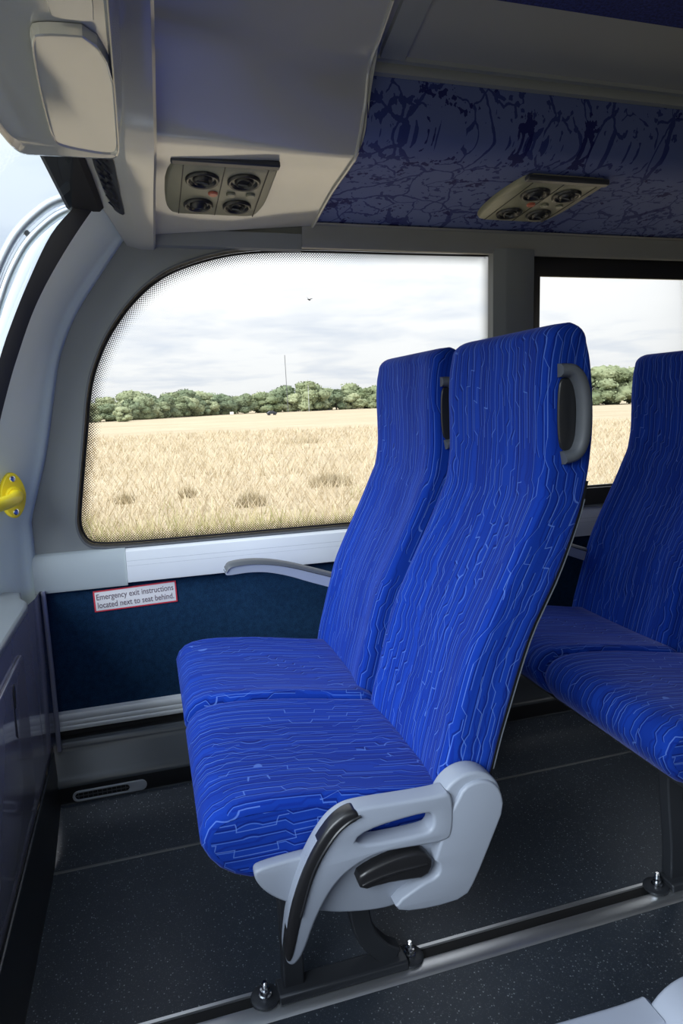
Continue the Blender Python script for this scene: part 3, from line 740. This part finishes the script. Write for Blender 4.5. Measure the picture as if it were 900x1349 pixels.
def make_cushion(name, ya, yb, parent):
    P = CUSH; n = len(P); r = .030; V, UV = [], []
    arc = [0]
    for i in range(1, n): arc.append(arc[-1]+sqrt((P[i][0]-P[i-1][0])**2+(P[i][1]-P[i-1][1])**2))
    cols = []
    for k in range(6):
        t = k/5*pi/2; cols.append((ya+r*(1-cos(t))*.9 if k else ya, 1-sin(t), r*(1-sin(t))))
    m = 16
    for k in range(1, m): cols.append((ya+.027+(yb-ya-.054)*k/m, 0, 0))
    for k in range(6):
        t = (5-k)/5*pi/2; cols.append((yb-r*(1-cos(t))*.9 if k < 5 else yb, 1-sin(t), r*(1-sin(t))))
    cx, cz = .24, .485; uacc = 0; py = None
    for (y, e, ins) in cols:
        dish = 0 if ins else .010*(1-abs(2*(y-ya)/(yb-ya)-1)**2.2)
        if py is not None: uacc += max(abs(y-py), .004)
        py = y
        for i, (x, z) in enumerate(P):
            top = z > .515 and .09 < x < .46
            nx = Vector((x-P[max(i-1, 0)][0]*.5-P[min(i+1, n-1)][0]*.5, 0))
            a, b = Vector(P[max(i-1, 0)]), Vector(P[min(i+1, n-1)]); tg = (b-a).normalized(); nn = Vector((-tg.y, tg.x))
            q = Vector((x, z)) + nn*ins*.55
            dz = dish*sin(pi*min(1, max(0, (x-.06)/.42)))**.7 if z > .50 else 0
            V.append((q.x, y, q.y-dz)); UV.append((uacc+ya*2.3, arc[i]+.2))
    # each side wall: a few inset copies of the profile so that the lines run along it
    base_n = len(V); nc = len(cols); F = grid_faces(nc, n, False)
    F += [(i*n, (i+1)*n, (i+1)*n+n-1, i*n+n-1) for i in range(nc-1)]
    o_f = []
    for side, col, y in ((0, 0, ya), (1, nc-1, yb)):
        lays = []
        tops = [V[col*n+i] for i in range(0, 13)]; bots = [V[col*n+i] for i in range(n-1, 12, -1)]
        L = 7; K = 13
        def samp(ps, t):
            f = t*(len(ps)-1); i = min(int(f), len(ps)-2); return Vector(ps[i]).lerp(Vector(ps[i+1]), f-i)
        st0 = len(V)
        for l in range(L+1):
            for k in range(K+1):
                p = samp(tops, k/K).lerp(samp(bots, k/K), l/L)
                bulge = .004*sin(pi*l/L)*sin(pi*min(1, k/K*1.02))
                V.append((p.x, y+(-bulge if side == 0 else bulge), p.z)); UV.append((p.z*1.0+.7*side+.37, p.x+.13))
        F += grid_faces(L+1, K+1, False, st0)
    return mk(name, V, F, 'moquette', parent, smooth=50, uvs=UV)

def make_seat(loc, label):
    root = empty('twin_seat', loc, label, 'seat', 'blue twin coach seats')
    with base((.28, 1.40, 0)):
        for (ya, yb) in ((.98, 1.392), (1.408, 1.82)):
            cu = make_cushion('seat_cushion', ya, yb, root)
            tube('piping', [(.112, ya+.02, .4285), (.112, yb-.02, .4285)], .0035, 'handle_grey', cu, n=6)
            ya, yb = (.985, 1.375) if ya < 1 else (1.45, 1.86)
            bk = make_back('backrest', ya, yb, root)
            # pale piping seam where front meets rear shell
            ys = ya+.006
            pth = [(xr-.004, ya-.001, z) for z, xf, xr in BACK[1:10]]
            tube('piping', cat(pth, 2), .0012, 'handle_grey', bk, n=6)
            sh = []
            for z, xf, xr in BACK[:11]:
                sh.append([(xr-.010, ya+.003, z), (xr+.001, ya+.006, z), (xr+.006, ya+.03, z), (xr+.006, yb-.03, z), (xr+.004, yb-.006, z), (xr-.012, yb-.002, z)])
            loft('rear_shell', sh, 'shell_black', bk)
            # grab handle set into the aisle side of the backrest top
            hr = plate('handle_cup', [chaikin([(.674, 1.225), (.690, 1.234), (.710, 1.222), (.722, 1.18), (.722, 1.13), (.710, 1.108), (.690, 1.104), (.676, 1.12)], 2)], ya-.0035, ya+.02, 'nozzle_black', bk, bevel=.003)
            H = cat([(.674, ya-.004, 1.243), (.696, ya-.008, 1.242), (.711, ya-.010, 1.226), (.719, ya-.011, 1.197), (.721, ya-.011, 1.16), (.718, ya-.010, 1.122), (.706, ya-.008, 1.101), (.684, ya-.004, 1.095)], 4)
            rings = []
            for i, p in enumerate(H):
                T = (H[min(i+1, len(H)-1)]-H[max(i-1, 0)]).normalized(); N = Vector((T.z, 0, -T.x)).normalized(); Bn = Vector((0, 1, 0))
                hwid = .0115
                rings.append([p+N*hwid*c+Bn*s*.016 for c, s in ((-1, .4), (-.9, -.4), (-.45, -.85), (.45, -.85), (.9, -.4), (1, .4))])
            loft('grab_handle', rings, 'handle_grey', bk, wrap=True, cap=True, smooth=60)
        # side cover on the aisle side
        cap_ = plate('side_cover', [chaikin([(.455, .525), (.438, .50), (.425, .455), (.415, .428), (.424, .420), (.424, .402), (.41, .394), (.396, .392), (.340, .365), (.351, .347), (.41, .339), (.473, .342), (.493, .372), (.528, .451), (.548, .498), (.541, .533), (.522, .553), (.497, .559), (.470, .552)], 1)], .930, .978, 'cover_plastic', root, bevel=.005, seg=3)
        plate('hub_cap', [[(.487+.060*cos(t), .512+.060*sin(t)) for t in [2*pi*i/36 for i in range(36)]]], .938, .982, 'cover_plastic', cap_, bevel=.006, seg=3)
        bs = [(.110, .462), (.122, .470), (.20, .474), (.30, .472), (.43, .47), (.45, .40), (.38, .352), (.351, .339), (.296, .343), (.225, .360), (.168, .393), (.139, .413), (.118, .438)]
        plate('lower_panel', [chaikin(bs, 2)], .955, .978, 'cover_plastic', cap_, bevel=.005, seg=2)
        ao = [(.45, .552), (.419, .549), (.35, .552), (.281, .556), (.255, .552), (.226, .533), (.19, .478), (.163, .408), (.152, .345), (.1505, .315), (.158, .303), (.170, .305), (.184, .325), (.203, .375), (.231, .423), (.263, .451), (.310, .468), (.36, .466), (.430, .460), (.45, .47)]
        slot = [(.270, .488), (.286, .514), (.40, .523), (.413, .515), (.412, .492), (.399, .484)]
        arm = plate('arm_frame', [chaikin(ao, 2), chaikin(slot, 2)[::-1]], .928, .966, 'cover_plastic', cap_, bevel=.006, seg=3)
        gp = [(.1495, .318), (.152, .345), (.163, .408), (.19, .478), (.226, .533), (.255, .553), (.279, .5575), (.2845, .537), (.262, .530), (.239, .511), (.207, .462), (.181, .387), (.166, .325), (.158, .311)]
        plate('front_grip', [chaikin(gp, 2)], .9245, .955, 'black_plastic', arm, bevel=.007, seg=3)
        tube('grip_bead', cat([(.284, .9245, .545), (.262, .924, .538), (.236, .9235, .517), (.203, .9235, .467), (.178, .924, .392)], 4), .0022, 'nozzle_black', arm, n=6)
        lv = [(.276, .428), (.300, .440), (.335, .449), (.370, .452), (.397, .449), (.417, .424), (.402, .397), (.36, .402), (.32, .405), (.284, .402)]
        plate('recline_lever', [chaikin(lv, 1)], .932, .962, 'black_plastic', cap_, bevel=.007, seg=3)
        plate('lever_ridge', [chaikin([(.284, .418), (.33, .428), (.40, .428), (.404, .424), (.34, .423), (.286, .412)], 1)], .929, .94, 'black_plastic', cap_, bevel=.002)
        # pan, legs, foot plate
        box('seat_pan', (.20, 1.0, .392), (.47, 1.80, .424), 'steel_dark', root, bevel=.008)
        box('cross_beam', (.33, .99, .34), (.38, 2.02, .395), 'steel_dark', root, bevel=.006)
        box('cross_beam', (.185, 1.05, .352), (.225, 2.02, .395), 'steel_dark', root, bevel=.006)
        for y in (1.0, 1.80):
            tube('hinge', [(.455, y, .44), (.455, y+.012, .44)], .05, 'steel_dark', root, n=16)
        # folding armrest at the window
        top = cat([(.186, .744), (.200, .758), (.245, .762), (.306, .757), (.37, .742), (.43, .722), (.52, .69)], 4)
        bot = cat([(.186, .740), (.194, .729), (.25, .731), (.306, .726), (.37, .708), (.43, .684), (.52, .65)], 4)
        am = loft('window_armrest', [[(a.x, 1.846, a.y-.008), (b.x, 1.846, b.y), (b.x, 1.888, b.y), (a.x, 1.888, a.y-.008)] for a, b in zip(top, bot)], 'cover_plastic', root, wrap=True, cap=True, bevel=.004)
        loft('arm_pad', [[(a.x+.004, 1.842, a.y-.007), (a.x+.003, 1.848, a.y+.002), (a.x, 1.867, a.y+.005), (a.x+.003, 1.886, a.y+.002), (a.x+.004, 1.892, a.y-.007)] for a in top], 'handle_grey', am, wrap=True, cap=True, smooth=60)
    return root
def leg_set(root, dx=0.):
    with base((.28-dx, 1.40, 0)):
        def flat(path, w, name):
            P = cat(path, 4); rings = []
            for i, p in enumerate(P):
                T = (P[min(i+1, len(P)-1)]-P[max(i-1, 0)]).normalized(); N = Vector((T.z, 0, -T.x))
                rings.append([p+N*w+Vector((0, -.017, 0)), p-N*w+Vector((0, -.017, 0)), p-N*w+Vector((0, .017, 0)), p+N*w+Vector((0, .017, 0))])
            return loft(name, rings, 'steel_dark', root, wrap=True, cap=True, bevel=.004)
        flat([(.205, 1.185, .022), (.206, 1.19, .10), (.206, 1.21, .25), (.206, 1.22, .40)], .022, 'leg')
        flat([(.43, 1.185, .022), (.395, 1.19, .045), (.362, 1.20, .10), (.352, 1.21, .22), (.352, 1.22, .36)], .022, 'leg')
        fp = loft('foot_plate', [[(x, y, z) for y, z in ((1.146, .008), (1.148, .022), (1.152, .026), (1.196, .026), (1.20, .022), (1.202, .008))] for x in (.170, .450)], 'steel_dark', root, wrap=True, cap=True, bevel=.003)
        for x in (.145, .462):
            lathe('foot_tab', [(.030, .008), (.030, .013), (.026, .015), (.004, .015)], 'steel_dark', fp, n=20, M=Matrix.Translation((x, 1.176, 0)))
            lathe('bolt', [(.013, .012), (.013, .019), (.010, .020), (.010, .030), (.006, .031), (.006, .037), (.0065, .044), (.004, .047)], 'chrome', fp, n=12, M=Matrix.Translation((x, 1.174, .002)))
L0 = Vector((.28, 1.40, 0))
s1 = make_seat(L0, 'blue patterned twin seat with grey aisle side cover beside the curved window')
s2 = copy_tree(s1); s2.location = L0+Vector((.87, -.03, 0)); s2['label'] = 'shaded blue patterned twin seat in the second row, cut off at right edge'
s3 = copy_tree(s1); s3.location = Vector((.315, 1.443-1.40, 0)); s3.scale = (1, -1, 1); s3['label'] = 'seat across the aisle of which a grey side cover shows at bottom right'
leg_set(s1); leg_set(s2, .095); leg_set(s3)
s2.children
for r in (s2,):                                                     # second row: legs stand on the track too
    for c in r.children:
        if c.name.split('.')[0] in ('leg', 'foot_plate'): c.location.y = .03

# ------------------------------------------------------------------ floor outlet, wall sticker
fv = empty('floor_vent', (-.18, 1.941, .083), 'small pale oblong air outlet low on the black duct', 'vent')
with base((-.18, 1.941, .083)):
    def obl(x0, x1, z, r, n=8):
        a = [(x1-r+r*cos(t), z+r*sin(t)) for t in [-pi/2+pi*i/n for i in range(n+1)]]
        return a+[(x0+r+r*cos(t), z+r*sin(t)) for t in [pi/2+pi*i/n for i in range(n+1)]]
    fr_ = plate('frame', [obl(-.288, -.078, .086, .0165), obl(-.281, -.128, .086, .0105)[::-1]], 1.936, 1.944, 'light_plastic', fv, bevel=.002)
    plate('recess', [obl(-.281, -.128, .086, .0105)], 1.9405, 1.9425, 'dark_recess', fv, bevel=.0005)
    for i in range(11): box('fin', (-.272+i*.0132, 1.9375, .0765), (-.2705+i*.0132, 1.9405, .0955), 'handle_grey', fv, bevel=0)
    box('fin', (-.279, 1.9372, .0853), (-.130, 1.9402, .0868), 'handle_grey', fv, bevel=0)

sk = empty('wall_sticker', (-.067, 2.0605, .638), 'white red bordered sticker reading Emergency exit instructions on the navy wall', 'sticker')
with base((-.067, 2.0605, .638)):
    plate('red_border', [[(-.189, .6675), (.0545, .6755), (.056, .608), (-.1885, .6025)]], 2.0588, 2.0618, 'sticker_red', sk, bevel=.0003)
    plate('white_face', [[(-.1845, .6635), (.0505, .6713), (.0518, .6118), (-.184, .6065)]], 2.0583, 2.0600, 'paper_white', sk, bevel=.0002)
    def text_mesh(s, x, z, width, ang, mat):
        cu = bpy.data.curves.new('lettering', 'FONT'); cu.body = s; cu.size = .03; cu.extrude = .0002; cu.offset = .0002
        ob = bpy.data.objects.new('tmp', cu); COL.objects.link(ob); dg = bpy.context.evaluated_depsgraph_get()
        me = bpy.data.meshes.new_from_object(ob.evaluated_get(dg), depsgraph=dg); bpy.data.objects.remove(ob)
        xs = [v.co.x for v in me.vertices]; k = width/(max(xs)-min(xs)); x00 = min(xs)
        for v in me.vertices:
            a, b = (v.co.x-x00)*k, v.co.y*.86
            v.co = Vector((x+a*cos(ang)-b*sin(ang), 2.0579-v.co.z, z+a*sin(ang)+b*cos(ang)))-OFF
        me.materials.clear(); o = mesh_obj('lettering', me, mat, sk, 0); return o
    text_mesh('Emergency exit instructions', -.180, .6395, .226, .033, 'ink')
    text_mesh('located next to seat behind.', -.178, .6140, .224, .029, 'ink')

# ------------------------------------------------------------------ the side of the bus behind the camera
o = box('wall_left', (-.34, YL-.06, 0), (XR, YL, .74), 'navy_carpet', bevel=0); struct(o, 'lower side wall behind the camera', 'wall')
for x in (-.30, 1.14, 2.7): struct(box('trim_10', (x, YL-.06, .74), (x+.12, YL, 1.74), 'surround_plastic', bevel=.01), 'grey post behind the camera', 'pillar')
struct(box('trim_11', (-.34, YL-.06, 1.68), (XR, YL, 1.80), 'surround_plastic', bevel=.01), 'rail above the windows behind the camera', 'trim')
for i, (a, b) in enumerate(((-.18, 1.14), (1.26, 2.7))):
    window('window_%d' % (5+i), [Vector(p) for p in ((a, .74), (b, .74), (b, 1.68), (a, 1.68))], 'side window behind the camera', frit=False, y=YL-.03, glass=('light_tinted_glass', 'dimming_glass')[i])
o = box('wall_rear', (XR, YL, -.02), (XR+.05, 2.11, 2.03), 'navy_carpet', bevel=0); struct(o, 'dark rear end of the saloon', 'wall')

# ------------------------------------------------------------------ outside
GZ = -2.4
N = 60; V = []; 
for i in range(N+1):
    for j in range(N+1): V.append((-900+1800*i/N, -700+1800*j/N, GZ))
gd = mk('ground', V, grid_faces(N+1, N+1), 'dry_field', smooth=0); struct(gd, 'wide field of pale dry grass', 'field')
def blade_mesh(name, items, mat):
    V, F = [], []
    for (x, y, h, w, lean) in items:
        a = random.uniform(0, pi); dx, dy = cos(a)*w, sin(a)*w; b = random.uniform(0, 2*pi); k = len(V)
        V += [(x-dx, y-dy, 0), (x+dx, y+dy, 0), (x+cos(b)*lean, y+sin(b)*lean, h)]; F.append((k, k+1, k+2))
    me = bpy.data.meshes.new(name); me.from_pydata(V, [], F); me.materials.append(MATS[mat])
    o = bpy.data.objects.new(name, me); COL.objects.link(o); o.location = (0, 0, GZ); return o
it = []
while len(it) < 46000:
    d = 14+random.random()**1.7*85; a = radians(random.uniform(-22, 52)); x, y = d*sin(a), d*cos(a)
    g = noise.noise(Vector((x*.18, y*.18, 3)))
    h = (.34+.35*random.random())*(1+.5*g)
    it.append((x, y, h, .010*(1+d/24), h*.8))
o = blade_mesh('dry_grass', it, 'straw_grass'); tag(o, 'tall dry straw coloured grass covering the field', 'grass', kind='stuff')
it = []
while len(it) < 9000:
    d = 14+random.random()*12; a = radians(random.uniform(-20, 50)); x, y = d*sin(a), d*cos(a)
    if noise.noise(Vector((x*.3, y*.3, 9)))+.9-(d-14)/11 < random.random()*.9: continue
    it.append((x, y, .3+.45*random.random(), .016, .25))
o = blade_mesh('green_grass', it, 'green_grass'); tag(o, 'greenish grass at the near edge of the field below the window', 'grass', kind='stuff')
for (x, y, r, h, n, lb) in ((7.75, 28.2, 1.0, .95, 420, 'broad brown rush clump in the field nearest the seat backs'), (1.45, 27.6, .35, .75, 160, 'small brown rush clump in the middle of the field'),
                            (-.95, 27.2, .42, .7, 170, 'small dark rush clump near the front end of the window'), (3.5, 24.0, .6, .85, 260, 'olive rush clump low in the field'), (14.5, 62, 2.2, .9, 240, 'wide flat rush patch far out in the field')):
    it = []
    for _ in range(n):
        q = r*sqrt(random.random()); a = random.uniform(0, 2*pi); it.append((q*cos(a), q*.7*sin(a), h*random.uniform(.5, 1)*(1-.4*q/r), .013*(1+y/60), .25*h))
    o = blade_mesh('grass_clump', it, 'rush_grass'); o.location = (x, y, GZ); tag(o, lb, 'grass clump')

def tree_mesh(seed, squat):
    rnd = random.Random(seed); bm = bmesh.new(); cen = []
    nl = rnd.randint(20, 26)
    for i in range(nl):
        a = rnd.uniform(0, 2*pi); q = rnd.uniform(.05, .36)*(1.1-.7*max(0, 0)); z = rnd.uniform(.08, .84); q *= 1-.6*max(0, z-.55)/.3; r = rnd.uniform(.10, .20)*(1.15-.45*abs(z-.5))
        c = Vector((q*cos(a)*squat, q*sin(a)*squat, z)); cen.append((c, r))
    for c, r in cen:
        g = bmesh.ops.create_icosphere(bm, subdivisions=2 if r < .13 else 3, radius=r)
        off = Vector((rnd.random()*9,)*3)
        for v in g['verts']:
            d = v.co.normalized(); v.co = v.co*(1+.35*noise.noise(d*2.2+off)+.35*noise.noise(d*5+off)+.22*noise.noise(d*11+off)); v.co.z *= .85; v.co.x *= squat; v.co.y *= squat; v.co += c
    for c, r in cen:                                                # loose leaf sprays around every lump
        for _ in range(110):
            d = Vector((rnd.gauss(0, 1), rnd.gauss(0, 1), rnd.gauss(0, 1))).normalized(); p = c+Vector((d.x*squat, d.y*squat, d.z*.85))*r*rnd.uniform(.9, 1.35)
            s = rnd.uniform(.014, .040); t1 = Vector((rnd.gauss(0, 1), rnd.gauss(0, 1), rnd.gauss(0, 1))).normalized(); t2 = t1.orthogonal().normalized()
            bm.faces.new([bm.verts.new(p+t1*s), bm.verts.new(p+t2*s), bm.verts.new(p-t1*s), bm.verts.new(p-t2*s)])
    me = bpy.data.meshes.new('crown'); bm.to_mesh(me); bm.free()
    for p in me.polygons: p.use_smooth = True
    me.materials.append(MATS['leaf_dark' if seed % 3 == 0 else 'leaf_green']); return me
crowns = [tree_mesh(s, q) for s, q in ((1, 1.2), (2, 1.5), (3, 1.0), (4, 1.4), (5, 1.15), (6, 1.3))]
tb = tube_data([(0, 0, 0), (.01, 0, .2), (0, .01, .45)], [.035, .028, .018], 8)
trunk = bpy.data.meshes.new('trunk'); trunk.from_pydata([tuple(p) for r in tb for p in r], [], grid_faces(3, 8, True)); trunk.materials.append(MATS['bark'])
def tree(x, y, h, k, label, group=None, name='tree', wide=1.):
    r = empty(name, (x, y, GZ), label, 'tree', group); r.rotation_euler = (0, 0, random.uniform(0, 6)); r.scale = (h*wide, h*wide, h)
    for nm, me in (('crown', crowns[k % 6]), ('trunk', trunk)):
        o = bpy.data.objects.new(nm, me); COL.objects.link(o); o.parent = r
    return r
line = [Vector(p) for p in ((-75, 215), (-18, 250), (43, 362), (95, 392), (150, 412), (215, 400))]
def at_line(t):
    L = [(line[i+1]-line[i]).length for i in range(len(line)-1)]; s = t*sum(L)
    for i, l in enumerate(L):
        if s <= l: return line[i].lerp(line[i+1], s/l)
        s -= l
    return line[-1]
nt = 33
for i in range(nt):
    for row in range(2):
        p = at_line((i+.5*row+random.uniform(-.3, .3))/nt)
        d = p.length; h = (.037 if row else .030)*d*random.uniform(.75, 1.15)
        q = p*(1+.05*row+random.uniform(0, .012))
        tree(q.x, q.y, h, random.randint(0, 5), 'green tree of the back row in the far treeline' if row else 'green tree of the front row in the far treeline',
             'back row of the far treeline' if row else 'front row of the far treeline', wide=1.1)
q = Vector((.2436, .991)).normalized()*398
tree(q.x, q.y, 18.5, 0, 'tallest dark round tree standing above the far treeline', name='tree')
q = Vector((-.030, 1.081)).normalized()*243
tree(q.x, q.y, 5.0, 1, 'low bright green bush before the treeline at the front end of the window', name='bush')
for i in range(11):
    a = 31+i*2.4; d = 268+random.uniform(-8, 10); h = random.uniform(12.5, 16.5); x, y = d*sin(radians(a)), d*cos(radians(a))
    tree(x, y, h, random.randint(0, 5), 'tall green tree seen through the second side window', 'trees through the second window', wide=1.1)
# thin masts, a parked car, a sign board and a bird
q = Vector((.2115, 1.0)).normalized()*372
o = tube('mast', [(0, 0, 0), (-.5, 0, 31)], .17, 'handle_grey'); o.location = (q.x, q.y, GZ); tag(o, 'tall thin mast rising above the far treeline', 'mast')
q = Vector((.2445, 1.0)).normalized()*352
o = tube('pole', [(0, 0, 0), (0, 0, 14)], .10, 'light_plastic'); o.location = (q.x, q.y, GZ); tag(o, 'short pale pole in front of the tallest tree', 'pole')
cr = empty('car', (49.5, 266, GZ), 'small dark car parked far out at the edge of the field', 'car'); cr.rotation_euler = (0, 0, .2)
prof = [(-2.0, .35), (-2.0, .8), (-1.5, 1.0), (-1.0, 1.5), (.6, 1.55), (1.2, 1.05), (2.0, .9), (2.0, .35)]
loft('body', [[(x, y, z+.2) for x, z in prof] for y in (-.8, .8)], 'car_dark', cr, wrap=True, cap=True, bevel=.05, smooth=0)
for x in (-1.25, 1.25):
    for y in (-.82, .82): tube('wheel', [(x, y-.1, .33), (x, y+.1, .33)], .33, 'black_rubber', cr, n=14)
o = box('sign_board', (-.9, -.05, .3), (.9, .05, 1.5), 'paper_white', bevel=.02); o.location = (41.5, 330, GZ); tag(o, 'tiny white board at the far edge of the field', 'board')
bd = empty('bird', (15.07, 60, 10.55), 'small dark bird in the sky above the treeline', 'bird'); bd.rotation_euler = (.3, .2, .6)
tube('body', [(-.22, 0, 0), (-.08, 0, .01), (.08, 0, .01), (.2, 0, .0)], [.01, .05, .06, .015], 'bird_dark', bd, n=8)
for s in (-1, 1): mk('wing', [(-.06, 0, .03), (.1, 0, .03), (.06, s*.25, .13), (-.02, s*.45, .22), (-.06, s*.22, .12), (.1, 0, .02), (-.06, 0, .02)], [(0, 1, 2, 3, 4), (6, 5, 2, 3, 4)], 'bird_dark', bd, smooth=0)
